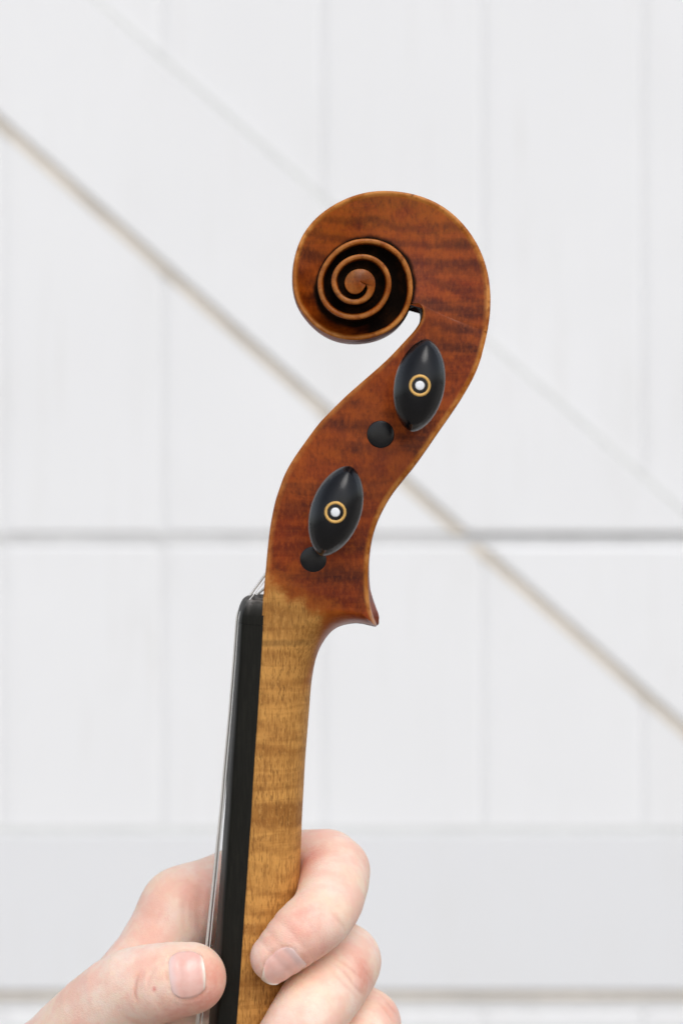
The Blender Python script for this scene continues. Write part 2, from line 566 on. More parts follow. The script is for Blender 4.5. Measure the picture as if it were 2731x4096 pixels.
# ================================================================== the violin
violin = empty("violin", (-30, 0, -165))
tag(violin, "violin neck, pegbox and carved scroll of red-brown flamed maple held upright by the hand", "violin")

# ---- paired outline points (photograph pixels) from the throat down to the chin, then down the neck
PB = np.array([
    (1646, 1212, 1948, 1329), (1671, 1210, 1943, 1352), (1687, 1237, 1937, 1378), (1683, 1277, 1930, 1405),
    (1660, 1317, 1918, 1448), (1626, 1356, 1893, 1508), (1562, 1424, 1850, 1584), (1511, 1472, 1808, 1648),
    (1434, 1539, 1753, 1727), (1377, 1590, 1708, 1793), (1313, 1654, 1660, 1860), (1269, 1702, 1624, 1905),
    (1211, 1781, 1574, 1968), (1173, 1836, 1540, 2022), (1141, 1893, 1513, 2077), (1119, 1950, 1495, 2127),
    (1099, 2014, 1483, 2177), (1081, 2106, 1475, 2239), (1071, 2188, 1472, 2300), (1063, 2274, 1474, 2361),
    (1059, 2320, 1481, 2422), (1056, 2355, 1493, 2468), (1053, 2387, 1505, 2503)], float)
NK = np.array([
    (1053, 2387, 1505, 2503), (1051, 2433, 1471, 2497), (1048, 2480, 1436, 2491), (1046, 2520, 1400, 2493),
    (1044, 2555, 1364, 2502), (1042, 2590, 1333, 2519), (1040, 2625, 1308, 2545), (1038, 2660, 1284, 2583),
    (1036, 2695, 1268, 2621), (1033, 2735, 1257, 2662), (1029, 2800, 1245, 2735), (1025, 2870, 1237, 2832),
    (1019, 2950, 1230, 2921), (1013, 3037, 1221, 3033), (1006, 3150, 1214, 3158), (1000, 3261, 1208, 3270),
    (990, 3400, 1203, 3404), (984, 3493, 1199, 3493), (972, 3661, 1190, 3661), (953, 3943, 1175, 3943),
    (941, 4096, 1167, 4096), (912, 4500, 1146, 4500)], float)


def board_w(z):      # half width of neck and fingerboard by height (mm)
    return np.interp(-np.asarray(z, float), [20, 170], [12.0, 16.2])


NS = 44                              # samples across a cheek


def sections(T, sub, HL, HR, wr, qexp=2.2, ctrl=0.30, straight=None):
    """3-D curves L->R on the near side; returns list of (NS,3) arrays, plus R-normal"""
    n = len(T)
    t = np.arange(n, dtype=float)
    q = np.linspace(0, n - 1, (n - 1) * sub + 1)
    P = catmull(t, T, q)
    hl = np.interp(q, *HL); hr = np.interp(q, *HR); w = np.interp(q, *wr)
    l = np.array([unp(P[i, 0], P[i, 1], -hl[i]) for i in range(len(q))])
    r = np.array([unp(P[i, 2], P[i, 3], -hr[i]) for i in range(len(q))])
    tan = np.gradient(r, axis=0)
    tan /= np.linalg.norm(tan, axis=1)[:, None]
    nin = np.stack([tan[:, 1], -tan[:, 0]], 1)         # inward normal candidates
    nin *= np.sign(((l - r) * nin).sum())              # one handedness for the whole outline
    nin = np.stack([smooth1(nin[:, 0], 3), smooth1(nin[:, 1], 3)], 1)
    # round the chin the sections must leave the edge upwards, not across it
    ck_, cx_, cz_ = [16, 18, 20, 21, 21.5, 22, 22.5, 23, 24, 26], [-1, -1, -1, -.95, -.86, -.74, -.5, -.3, -.1, 0], [0, 0, .05, .3, .5, .68, .87, .95, 1, 1]
    wq = np.interp(q, [17, 19, 24, 26], [0, 1, 1, 0])[:, None]
    nin = nin * (1 - wq) + np.stack([np.interp(q, ck_, cx_), np.interp(q, ck_, cz_)], 1) * wq
    nin /= np.linalg.norm(nin, axis=1)[:, None]
    u = np.linspace(0, 1, NS)
    s = 1 - (1 - u) ** 2
    secs = []
    lo_q = int(np.searchsorted(q, 12.0))
    for i in range(len(q)):
        ln = np.linalg.norm(l[i] - r[i])
        st_ = 0.0 if straight is None else np.interp(q[i], *straight)
        dv = (l[i] - r[i]) / ln * st_ + nin[i] * (1 - st_)
        c = r[i] + dv * ln * ctrl
        xy = ((1 - s) ** 2)[:, None] * l[i] + (2 * s * (1 - s))[:, None] * c + (s ** 2)[:, None] * r[i]
        dist = np.linalg.norm(xy - r[i], axis=1)
        if q[i] < 14:
            x = np.clip(dist / w[i], 0, 1)
            yf = (1 - (1 - x) ** qexp) ** (1 / qexp)
            wl_ = np.interp(q[i], [0, 6, 12], [1, 1, 0])
            y = -(hr[i] + (hl[i] - hr[i]) * (yf * (1 - wl_) + dist / ln * wl_))
        else:                        # rounding follows the true distance to the outline
            dm = np.sqrt(((xy[:, None] - r[None, lo_q:]) ** 2).sum(-1))
            k = dm.argmin(1) + lo_q
            k[-1] = i
            x = np.clip(dm.min(1) / w[k], 0, 1)
            yf = (1 - (1 - x) ** qexp) ** (1 / qexp)
            y = -(hr[k] + (hl[i] - hr[k]) * yf)
            y[-1] = -hr[i]
        secs.append(np.stack([xy[:, 0], y, xy[:, 1]], 1))
    return q, secs, -nin, hl, hr, l, r


# ---- one run of sections from the throat to the foot of the neck, split into pegbox and neck at the nut
HLp = ([0, 4, 8, 14, 20, 22], [9.3, 9.5, 10.2, 11.4, 12.2, 12.3])
HRp = ([0, 4, 8, 12, 16, 18, 19, 20, 20.5, 21, 21.4, 21.7, 21.9, 22],
       [8.3, 8.9, 9.6, 10.5, 11.2, 11.4, 11.2, 10.2, 9.2, 7.6, 5.8, 4.0, 2.0, 0.02])
HLn = [12.3, 12.2, 12.15, 12.1, 12.1, 12.1, 12.15, 12.2, 12.25, 12.3, 12.4, 12.5, 12.65, 12.8, 13.0, 13.2, 13.5, 13.7, 14.1, 14.7, 15.0, 15.9]
WRn = [2.6, 2.8, 3.2, 4.0, 5.2, 6.8, 8.6, 10.4, 11.6, 12.2, 12.6, 12.8, 12.9, 13, 13, 13, 13, 13, 13, 13, 13, 13]
SUB = 10
ALL = sections(np.concatenate([PB, NK[1:]]), SUB,
               (HLp[0] + list(range(23, 44)), HLp[1] + HLn[1:]),
               (HRp[0] + [43], HRp[1] + [0.02]),
               (list(range(22)) + list(range(22, 44)), [2.6] * 22 + WRn),
               straight=([0, 43], [1, 1]))
CUT = 22 * SUB
# ---- neck
q, secs, nout, hl, hr, l, r = [x[CUT:] for x in ALL]
rows, wear = [], []
for s_ in secs:
    far = s_[::-1].copy(); far[:, 1] *= -1
    rows.append(np.concatenate([s_, far]))
nc = len(rows[0])
V = np.concatenate(rows)
F = grid_faces(len(rows), nc, wrap=True)
n0 = (len(rows) - 1) * nc
F.append(tuple(range(n0, n0 + nc)))
make_mesh("neck", V, F, M_MAPLE, violin, sharp=50, attrs={'wear': np.zeros(len(V)), 'grime': np.zeros(len(V))})

# ---- pegbox
q, secs, nout, hl, hr, l, r = [x[:CUT + 1] for x in ALL]
spine = np.interp(q, [0, 12, 17, 19, 20, 20.6, 21, 21.5, 22], [0.25, 0.25, 0.3, 0.55, 1.35, 1.75, 1.75, 1.1, 0.0])
ends = np.clip(np.minimum((q - 5.0) / 1.2, (21.6 - q) / 0.8), 0, 1)
ends = ends * ends * (3 - 2 * ends)
rows, wear, grime = [], [], []
NB = 12
for i, s_ in enumerate(secs):
    ln = np.linalg.norm(l[i] - r[i])
    din = (r[i] - l[i]) / ln
    cav = 0.15 + ends[i] * ln * 0.62
    wall = max(hl[i] - 5.0, 3.0)
    e = 0.55
    ll = l[i]
    pre = [(*(ll + din * cav), 0.0), (*(ll + din * cav), -wall * 0.96), (*(ll + din * (0.15 + ends[i] * 0.5)), -wall),
           (*(ll + din * 0.12), -wall - 0.5), (*(ll + din * 0.0), -(hl[i] - e))]
    pre = np.array([(a, y, b) for a, b, y in pre])
    # cheek surface: keep the traced edge on the lower side of the chamfer
    ck = s_.copy()
    k_in = min(0.9, ln * 0.05)
    ck[0, 0] += din[0] * 0.45; ck[0, 2] += din[1] * 0.45
    chw = 1.0 * min(1.0, hr[i] / 5.0)
    for j in range(1, NS):
        d = math.hypot(ck[j, 0] - r[i][0], ck[j, 2] - r[i][1])
        if d < chw and j < NS:
            ck[j, 1] += (chw - d) * 0.55 * min(1.0, hr[i] / 5.0)
        if j > 0:
            dl = math.hypot(ck[j, 0] - l[i][0], ck[j, 2] - l[i][1])
            if dl < 0.45:
                ck[j, 0] = ck[0, 0]; ck[j, 2] = ck[0, 2]
    yr = -ck[-1, 1]
    vv = np.linspace(1, 0, NB + 1)[1:]
    off = spine[i] * (1 - vv) ** 1.6 - 1.0 * min(1, hr[i] / 8) * np.sin(np.pi * np.clip(vv, 0, 1)) ** 1.3 * (0.4 + 0.6 * vv)
    back = np.stack([r[i][0] + nout[i][0] * off, -yr * vv, r[i][1] + nout[i][1] * off], 1)
    near = np.concatenate([pre, ck, back])
    far = near[-2:0:-1].copy(); far[:, 1] *= -1
    rows.append(np.concatenate([near, far]))
    wd = np.linalg.norm(ck[:, [0, 2]] - r[i], axis=1)
    wl_ = np.linalg.norm(ck[:, [0, 2]] - l[i], axis=1)
    wr_ = np.clip(1.9 - wd / 0.85, 0, 1) * min(1, hr[i] / 8)
    wL = np.clip(1.0 - wl_ / 1.1, 0, 0.7)
    wn_ = np.concatenate([[0, 0, 0.1, 0.5, 0.7], np.maximum(wr_, wL), np.where(vv > 0.9, 0.3, 0.0)])
    wear.append(np.concatenate([wn_, wn_[-2:0:-1]]))
    gL = np.clip(1 - q[i] / 1.6, 0, 1) * np.clip(1 - wl_ / 1.6, 0, 1)
    gthr = float(np.clip((6 - q[i]) / 3, 0, 1)) * 0.9
    gn = np.concatenate([[max(0.3 * ends[i], gthr)] * 2 + [max(gL[0], gthr)] * 3, gL, np.zeros(NB)])
    grime.append(np.concatenate([gn, gn[-2:0:-1]]))
under = rows[0] + (rows[0] - rows[1]) * 8.0
under[:, 1] = rows[0][:, 1] * 0.9993            # tucked a hair under the scroll so no seam opens
rows.insert(0, rows[0].copy()); rows.insert(0, under)
wear[:0] = [wear[0]] * 2; grime[:0] = [grime[0]] * 2
nc = len(rows[0])
V = np.concatenate(rows)
F = grid_faces(len(rows), nc, wrap=True)
make_mesh("pegbox", V, F, M_MAPLE, violin, sharp=38,
          attrs={'wear': np.concatenate(wear), 'grime': np.concatenate(grime)})

# ---- scroll: one long spiral rim (pixels of an enlarged crop), heights rising towards the eye
SP = [(1442,1061),(1457,960),(1464,830),(1460,730),(1448,650),(1428,575),(1400,500),(1365,430),(1320,360),(1255,285),
      (1182,215),(1117,170),(1050,138),(985,114),(920,97),(850,84),(780,77),(690,75),(620,82),(560,95),(500,113),(450,135),
      (387,166),(332,200),(278,240),(232,285),(192,330),(162,375),(137,425),(118,480),(104,530),(95,580),(90,630),(89,680),
      (91,740),(100,800),(124,870),(148,912),(178,952),(212,990),(252,1026),(292,1055),(335,1078),(380,1095),(425,1107),
      (470,1112),(520,1114),(560,1112),(600,1107),(650,1096),(700,1080),(750,1056),(790,1030),(830,995),(862,958),(886,917),
      (903,875),(914,840),(921,795),(922,720),(910,640),(880,565),(830,498),(760,448),(680,416),(600,408),(500,421),(420,460),
      (350,520),(300,590),(268,665),(262,740),(280,825),(325,895),(390,943),(470,968),(540,970),(620,950),(690,908),(740,845),
      (770,770),(773,690),(750,620),(705,565),(640,527),(570,515),(500,527),(430,565),(380,622),(357,690),(365,755),(400,815),
      (450,852),(520,867),(590,850),(640,805),(662,740),(655,680),(620,637),(550,619),(490,640),(455,685),(448,720),(460,755),
      (490,788),(525,795),(560,783),(583,757),(598,722)]
SC = np.array([550.0, 705.0])
sp = np.array(SP, float) - SC
th = np.unwrap(np.arctan2(-sp[:, 1], sp[:, 0]))
th = np.degrees(th)
rad = np.hypot(sp[:, 0], sp[:, 1])
TH0 = th[0]; TH1 = th[-1]
tq = np.arange(TH0, TH1, 2.0)
rq = catmull(th, rad, tq)
rs = smooth1(rq, 30)
wend = np.clip((tq - (TH1 - 70)) / 40, 0, 1)
rq = rs * (1 - wend) + rq * wend
TURN = 180                            # samples in a turn
NT_ = len(tq)
HT = ([-22, 20, 70, 120, 180, 230, 270, 310, 340, 400, 450, 540, 630, 720, 810, 900, 990, 1080, 1440],
      [8.3, 7.2, 6.3, 6.1, 6.8, 7.9, 9.0, 10.2, 11.2, 12.4, 13.2, 14.3, 15.2, 16.1, 16.9, 17.6, 18.2, 18.7, 19.1])
Hq = smooth1(np.interp(tq, *HT), 25)
DT = ([-22, 10, 60, 110, 180, 250, 310, 400, 500, 700, 900, 1000, 1040, 1080], [-1.0, -0.6, 0.2, 1.0, 1.7, 2.8, 3.4, 3.4, 3.2, 2.8, 2.2, 1.4, 0.6, 0.05])
BT = ([-22, 300, 400, 900, 990, 1040, 1075], [1.15, 1.15, 1.28, 1.28, 1.4, 2.0, 3.2])


def rim_px(i):
    a = math.radians(tq[i])
    zx, zy = SC[0] + rq[i] * math.cos(a), SC[1] - rq[i] * math.sin(a)
    return 1120 + zx * 0.574, 720 + zy * 0.574


Prim = np.array([unp(*rim_px(i), -Hq[i]) for i in range(NT_)])
NFLUTE = 22
rows, wear, grime = [], [], []
NFACE = NT_ - TURN
back_rows = []
tanP = np.gradient(Prim, axis=0); tanP /= np.linalg.norm(tanP, axis=1)[:, None]
nP = np.stack([tanP[:, 1], -tanP[:, 0]], 1)
cen = Prim.mean(0)
if ((Prim[100] - cen) * nP[100]).sum() < 0: nP = -nP
for i in range(NFACE):
    P, Q = Prim[i], Prim[i + TURN]
    H, H2 = Hq[i], Hq[i + TURN]
    ln = np.linalg.norm(Q - P)
    dr = (Q - P) / ln
    b = min(np.interp(tq[i], *BT), ln * 0.96)
    dep = np.interp(tq[i], *DT)
    g1 = max(ln - 0.22, b + 0.01)
    dd_ = 0.10 * float(np.clip((tq[i] - TH0) / 60, 0, 1))
    up_ = max(-dep, 0.0)
    pts = [(0.0, H - 0.55), (0.10, H - 0.22), (0.32, H - 0.05), (b * 0.52, H), (b * 0.84, H - 1.0 * dd_), (b, H - 2.4 * dd_)]
    pts = [(d_p, h_p + up_ * d_p / ln) for d_p, h_p in pts]
    wr = [0.55, 0.9, 1.0, 1.0, 0.95, 0.6]
    gr = [0.0] * 6
    black = np.interp(tq[i], [225, 300], [0, 1])
    for j in range(1, NFLUTE + 1):
        t_ = j / NFLUTE
        d = b + (g1 - b) * t_
        kb = np.clip((tq[i] - 60) / 150, 0, 1)
        prof = (1 - (1 - t_) ** 2) * kb + t_ ** 1.4 * (1 - kb)
        y = H - 2.4 * dd_ - max(dep, 0.0) * prof + up_ * d / ln
        pts.append((d, y))
        w0 = max(0.0, 0.8 - (d - b) / 0.5) if tq[i] < 300 else max(0.0, 0.5 - (d - b) / 0.3)
        wr.append(w0)
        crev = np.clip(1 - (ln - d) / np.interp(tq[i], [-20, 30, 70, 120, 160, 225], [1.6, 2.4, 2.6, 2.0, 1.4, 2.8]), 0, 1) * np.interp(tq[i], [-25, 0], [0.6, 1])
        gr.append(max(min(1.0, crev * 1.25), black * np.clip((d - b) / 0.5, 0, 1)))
    fl = pts[-1][1]
    drop = 0.55
    for k in range(1, 6):
        u = k / 5
        pts.append((g1 + (ln - g1) * u, fl + (H2 - drop - fl) * u))
        wr.append(0.0 if k < 5 else 0.4)
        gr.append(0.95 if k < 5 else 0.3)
    if tq[i] > 320:
        wr = [x * np.interp(tq[i], [320, 380], [1, 0.62]) for x in wr]
    if tq[i] > 1030:
        fade = np.clip((1078 - tq[i]) / 48, 0, 1)
        gr = [x * fade for x in gr]
    pts = np.array(pts)
    xy = P + dr * pts[:, :1]
    xy[-1] = Q
    rows.append(np.stack([xy[:, 0], -pts[:, 1], xy[:, 1]], 1))
    wear.append(wr); grime.append(gr)
nc = len(rows[0])
Vn = np.concatenate(rows)
W = np.concatenate(wear); G = np.concatenate(grime)
Fn = grid_faces(len(rows), nc)
base = len(Vn)
# eye: a slightly domed button closing the last turn
loop_i = list(range(NFACE - 1, NT_))
NE = 13
lastrow = rows[-1][::-1][1:-1]                 # the loop is closed along the last band, at the band's own heights
LP = [(Prim[k][0], Prim[k][1], Hq[k] - 0.55, min(1.0, n_ / 45) ** 0.8 * min(1.0, (len(loop_i) - 1 - n_) / 25)) for n_, k in enumerate(loop_i)]
LP += [(p[0], p[2], -p[1], 0.0) for p in lastrow]
eye = []
ec = np.array([unp(1120 + SC[0] * 0.574, 720 + SC[1] * 0.574, -19.0)[k] for k in (0, 1)])
for e in range(NE):
    u = (e / (NE - 1)) ** 1.3
    dome = 0.6 * (1 - (1 - u) ** 2.0)
    for x_, z_, hb, we in LP:
        hh = hb * (1 - u) + 18.95 * u + dome * (we + (1 - we) * u) + (0.45 if 0 < u else 0) * (1 - u) * we
        eye.append((x_ * (1 - u) + ec[0] * u, -hh, z_ * (1 - u) + ec[1] * u))
nl = len(LP)
Fe = grid_faces(NE, nl, base=base)
for e in range(NE - 1):                       # close the loop along the last band
    Fe.append((base + e * nl + nl - 1, base + e * nl, base + (e + 1) * nl, base + (e + 1) * nl + nl - 1))
Vn = np.concatenate([Vn, np.array(eye)])
ew = np.concatenate([np.full(nl, 0.5)] + [np.full(nl, 0.42 - 0.02 * e) for e in range(1, NE)])
W = np.concatenate([W, ew]); G = np.concatenate([G, np.zeros(len(eye))])
# mirror
Vf = Vn.copy(); Vf[:, 1] *= -1
nb = len(Vn)
F = Fn + Fe + [tuple(reversed([nb + k for k in f])) for f in Fn + Fe]
V = np.concatenate([Vn, Vf]); W = np.concatenate([W, W]); G = np.concatenate([G, G])
# the back of the scroll between the two rims: twin flutes and a spine
base = len(V)
NBK = 25
nrow = TURN + 4
bk, bw, bg = [], [], []
vv = np.linspace(-1, 1, NBK)
for i in range(nrow):
    hb = Hq[i] - 0.55
    off = 0.28 * (1 - np.abs(vv)) ** 1.6 - 0.95 * np.sin(np.pi * np.abs(vv)) ** 1.3 * (0.4 + 0.6 * np.abs(vv))
    for v_, o_ in zip(vv, off):
        p = Prim[i] + nP[i] * o_
        bk.append((p[0], v_ * hb, p[1]))
        bw.append(0.35 if abs(v_) > 0.92 else 0.0)
        bg.append(np.interp(tq[i], [290, 335], [0, 0.9]))
V = np.concatenate([V, np.array(bk)]); W = np.concatenate([W, bw]); G = np.concatenate([G, bg])
F += grid_faces(nrow, NBK, base=base)
kp = unp(1120 + 925 * 0.574, 720 + 112 * 0.574, -6.1)       # a small old knock in the rim at the crown
dk = np.hypot((V[:, 0] - kp[0]) / 0.55, (V[:, 2] - kp[1]) / 0.9)
G = np.maximum(G, np.where(V[:, 1] < 0, np.clip(1.3 - dk, 0, 0.52), 0)); W = W * np.clip(dk, 0, 1)
make_mesh("scroll", V, F, M_MAPLE, violin, sharp=42, attrs={'wear': W, 'grime': G})
# ------------------------------------------------------------------ fingerboard and nut
jn = NK[:, :2]


def joint(py):
    """near joint line (X, Z) at photograph row py"""
    px = np.interp(py, jn[:, 1], jn[:, 0])
    w = board_w((2048 - py) / 15.16)
    return unp(px, py, -w), w


ux = np.array([-0.9976, 0.069])       # up off the board, away from the neck


def board_section(c, w, hs, rc=48.0, scale=1.0, inset_=0.0):
    """closed loop in (u, y): bottom, near side, arch, far side"""
    w = w - inset_
    sag = rc - math.sqrt(rc * rc - w * w)
    pts = [(-0.35, -w), (hs * 0.4 * scale, -w), ((hs - 1.0) * scale, -w + 0.01), ((hs - 0.55) * scale, -w + 0.10), ((hs - 0.2) * scale, -w + 0.30), ((hs + 0.02) * scale, -w + 0.62)]
    for k in range(1, 24):
        y = -w + 0.62 + (2 * w - 1.24) * k / 24
        u = hs + (math.sqrt(rc * rc - y * y) - math.sqrt(rc * rc - w * w))
        if k < 2: u += 0.0
        pts.append((u * scale, y))
    pts += [(u, -y) for u, y in reversed(pts[:6])]
    return [(c[0] + ux[0] * u, y, c[1] + ux[1] * u) for u, y in pts]


def board_loft(name, rows_py, hs_f, sc_f, in_f, mat, wear_f):
    rows, wr = [], []
    for k, py in enumerate(rows_py):
        c, w = joint(py)
        s_ = board_section(c, w, hs_f(py), scale=sc_f(k, py), inset_=in_f(k, py))
        if name == 'nut': s_ = [(x, y, z + 1.9 * np.clip((y + w) / 9.0, 0, 1) ** 0.7 * min(1.0, k / 5)) for x, y, z in s_]
        rows.append(np.array(s_)); wr += [wear_f(k, py)] * len(s_)
    nc = len(rows[0])
    V = np.concatenate(rows)
    F = grid_faces(len(rows), nc, wrap=True)
    F.append(tuple(reversed(range(nc)))); F.append(tuple(range((len(rows) - 1) * nc, len(rows) * nc)))
    return make_mesh(name, V, F, mat, violin, sharp=50, attrs={'wear': wr})


hsf = lambda py: float(np.interp(py, [2500, 4500], [5.3, 4.9]))
board_loft("fingerboard", np.linspace(2502.5, 4500, 60), hsf, lambda k, p: 1.0, lambda k, p: 0.0, M_BOARD, lambda k, p: 0.0)
nut_py = [2501.5, 2484, 2468, 2455, 2444, 2436, 2429, 2424, 2420.5, 2418]
nut_sc = [1.015, 1.01, 0.99, 0.955, 0.90, 0.835, 0.77, 0.70, 0.63, 0.52]
nut_in = [0.0, 0.0, 0.02, 0.05, 0.1, 0.18, 0.3, 0.5, 0.8, 1.4]
board_loft("nut", nut_py, hsf, lambda k, p: nut_sc[k], lambda k, p: nut_in[k], M_BOARD, lambda k, p: [0, 0, 0, 0.1, 0.2, 0.3, 0.45, 0.7, 0.9, 1.0][k])


# ------------------------------------------------------------------ tuning pegs
def peg_section(a, b, n=56, ex=1.2):
    out = []
    for k in range(n):
        f = 2 * math.pi * k / n
        c, s_ = math.cos(f), math.sin(f)
        out.append((a * c, b * math.copysign(abs(s_) ** ex, s_)))
    return out


def make_peg(cx, cz, cheek, tilt, side, tip):
    """side -1: head towards the camera. cheek: half width there. tip: how far the far end shows"""
    N = 56
    rows = []
    prof = [(-(cheek + tip + 0.17), 0.15), (-(cheek + tip + 0.155), 1.2), (-(cheek + tip + 0.11), 2.2), (-(cheek + tip + 0.03), 3.15), (-(cheek + tip) + 0.06, 3.5), (-(cheek + tip) + 0.35, 3.68), (0, 3.8), (cheek + 6.0, 3.95), (cheek + 6.3, 5.0),
            (cheek + 6.9, 5.7), (cheek + 7.9, 5.9), (cheek + 8.8, 5.5), (cheek + 9.3, 4.6), (cheek + 9.9, 3.7), (cheek + 11.5, 3.3)]
    ct, st = math.cos(tilt), math.sin(tilt)
    for d, rr in prof:
        rows.append([(rr * math.cos(2 * math.pi * k / N), d, rr * math.sin(2 * math.pi * k / N)) for k in range(N)])
    head = [(13.2, 3.9, 3.5, 1.0), (15, 5.6, 3.9, 1.05), (17, 7.9, 4.4, 1.2), (19, 9.7, 4.9, 1.12), (21, 10.9, 5.45, 1.15),
            (23, 11.6, 6.0, 1.2), (24.6, 11.9, 6.35, 1.2), (25.4, 11.95, 6.4, 1.2), (25.9, 11.85, 6.3, 1.2), (27.0, 11.2, 5.75, 1.2), (28.2, 10.5, 5.15, 1.2), (28.5, 10.3, 4.95, 1.2)]
    for d, a, b, ex in head:
        rows.append([(z + 0.35, cheek + d, x) for z, x in [(p[0], p[1]) for p in peg_section(a, b, N, ex)]])
    dome = []
    for k in range(1, 17):
        f = 1 - (k / 16) ** 1.5
        rows.append([(p[0] * f + 0.35 * f, cheek + 28.5 + 2.6 * (1 - f ** 3.2), p[1] * f) for p in peg_section(10.3, 4.95, N, 1.2)])
    # rows hold (long, depth, short); rotate long axis to tilt from vertical
    V = []
    for row in rows:
        for lx, d, sx in row:
            X = lx * st + sx * ct
            Z = lx * ct - sx * st
            V.append((cx + X, side * d, cz + Z))
    F = grid_faces(len(rows), N, wrap=True, flip=(side < 0))
    F.append(tuple(range(N)) if side > 0 else tuple(reversed(range(N))))
    p = make_mesh("tuning_peg", V, F, M_PEG, violin, sharp=26)
    # inlays on the end of the head
    def domey(rr): return cheek + 32.7

    def ring(name, r0, r1, mat, lift):
        vs, fs = [], []
        prof2 = [(r0, -0.7), (r0 + 0.03, 0.0), (r0 + 0.14, lift), (r1 - 0.14, lift), (r1 - 0.03, 0.0), (r1, -0.7)]
        n = 48
        for k in range(n):
            f = 2 * math.pi * k / n
            c, s_ = math.cos(f), math.sin(f)
            for rr, dy in prof2:
                # dome falls off quicker across the short axis
                lx, sx = rr * math.cos(f), rr * math.sin(f)
                fall = 2.6 * math.sqrt((lx / 10.3) ** 2 + (sx / 4.95) ** 2) ** 3.2
                d = cheek + 31.1 - fall + 0.08 + dy
                X = lx * st + sx * ct; Z = lx * ct - sx * st
                vs.append((cx + X, side * d, cz + Z))
        m = len(prof2)
        for k in range(n):
            for j in range(m - 1):
                a = k * m + j; b = ((k + 1) % n) * m + j
                fs.append((a, b, b + 1, a + 1) if side > 0 else (a, a + 1, b + 1, b))
        return make_mesh(name, vs, fs, mat, p, sharp=60)
    o = ring("inlay_ring", 2.06, 2.78, M_BRASS, 0.06)
    vs = [(cx, side * (cheek + 31.22), cz)]; fs = []
    n = 36
    for rr, d in ((0.7, 31.21), (1.08, 31.17), (1.17, 31.08), (1.19, 30.4)):
        for k in range(n):
            f = 2 * math.pi * k / n
            vs.append((cx + rr * math.cos(f), side * (cheek + d), cz + rr * math.sin(f)))
    for k in range(n):
        fs.append((0, 1 + k, 1 + (k + 1) % n))
    for e in range(3):
        for k in range(n):
            a = 1 + e * n + k; b = 1 + e * n + (k + 1) % n
            fs.append((a, b, b + n, a + n))
    d_ = make_mesh("inlay_dot", vs, fs, M_PEARL, p, sharp=60)
    for c in (o, d_):
        c.parent = p; c.location = (0, 0, 0)
    return p


yA, yE = -(9.9 + 31.1), -(11.0 + 31.1)
A_ = unp(1678.6, 1542, yA); E_ = unp(1341, 2049, yE)
D_ = unp(1521, 1738, -10.6); G_ = unp(1252, 2240, -12.0)
make_peg(A_[0], A_[1], 9.9, math.radians(10), -1, 0.3)
make_peg(E_[0], E_[1], 11.0, math.radians(18), -1, 0.3)
make_peg(D_[0], D_[1], 10.45, math.radians(40), 1, 0.25)
make_peg(G_[0], G_[1], 11.75, math.radians(-20), 1, 0.25)


# ------------------------------------------------------------------ strings
def tube(name, path, r, mat, n=10):
    path = [np.array(p, float) for p in path]
    V, F = [], []
    for i, p in enumerate(path):
        a = path[max(i - 1, 0)]; b = path[min(i + 1, len(path) - 1)]
        t = (b - a) / np.linalg.norm(b - a)
        up = np.array([0, 1, 0.0])
        s1 = np.cross(t, up); s1 /= np.linalg.norm(s1)
        s2 = np.cross(t, s1)
        for k in range(n):
            f = 2 * math.pi * k / n
            V.append(p + r * (math.cos(f) * s1 + math.sin(f) * s2))
    F = grid_faces(len(path), n, wrap=True)
    F.append(tuple(range(n))); F.append(tuple(range((len(path) - 1) * n, len(path) * n)))
    return make_mesh(name, V, F, mat, violin)


def arch_u(y, w, hs, rc=48.0):
    return hs + (math.sqrt(rc * rc - y * y) - math.sqrt(rc * rc - w * w))


for yy0, r_, mat, pin, rise in ((-8.4, 0.13, M_STEEL, E_, 1.7), (-2.8, 0.27, M_WOUND, A_, 1.7), (2.8, 0.31, M_WOUND, D_, 2.1), (8.4, 0.36, M_WOUND, G_, 2.9)):
    path = []
    for py in np.linspace(4480, 2520, 30):
        c, w = joint(py)
        y = yy0 * (w / 12.0) * 0.93
        f = (py - 2480) / (3757 - 2480)
        u = arch_u(y, w, hsf(py)) + r_ * 0.85 + 0.05 + rise * max(f, 0) ** 1.4
        path.append((c[0] + ux[0] * u, y, c[1] + ux[1] * u))
    for py, scl in zip(nut_py[1:6], nut_sc[1:6]):
        c, w = joint(py)
        u = arch_u(yy0, w, hsf(py)) * scl + r_ * 0.6
        path.append((c[0] + ux[0] * u, yy0, c[1] + ux[1] * u))
    end = np.array(path[-1])
    tgt = np.array([pin[0] - 3.6, yy0 * 0.5, pin[1] + 0.5])
    for f in np.linspace(0.05, 1.0, 12):
        path.append(tuple(end * (1 - f) + tgt * f))
    tube("string", path, r_, mat)

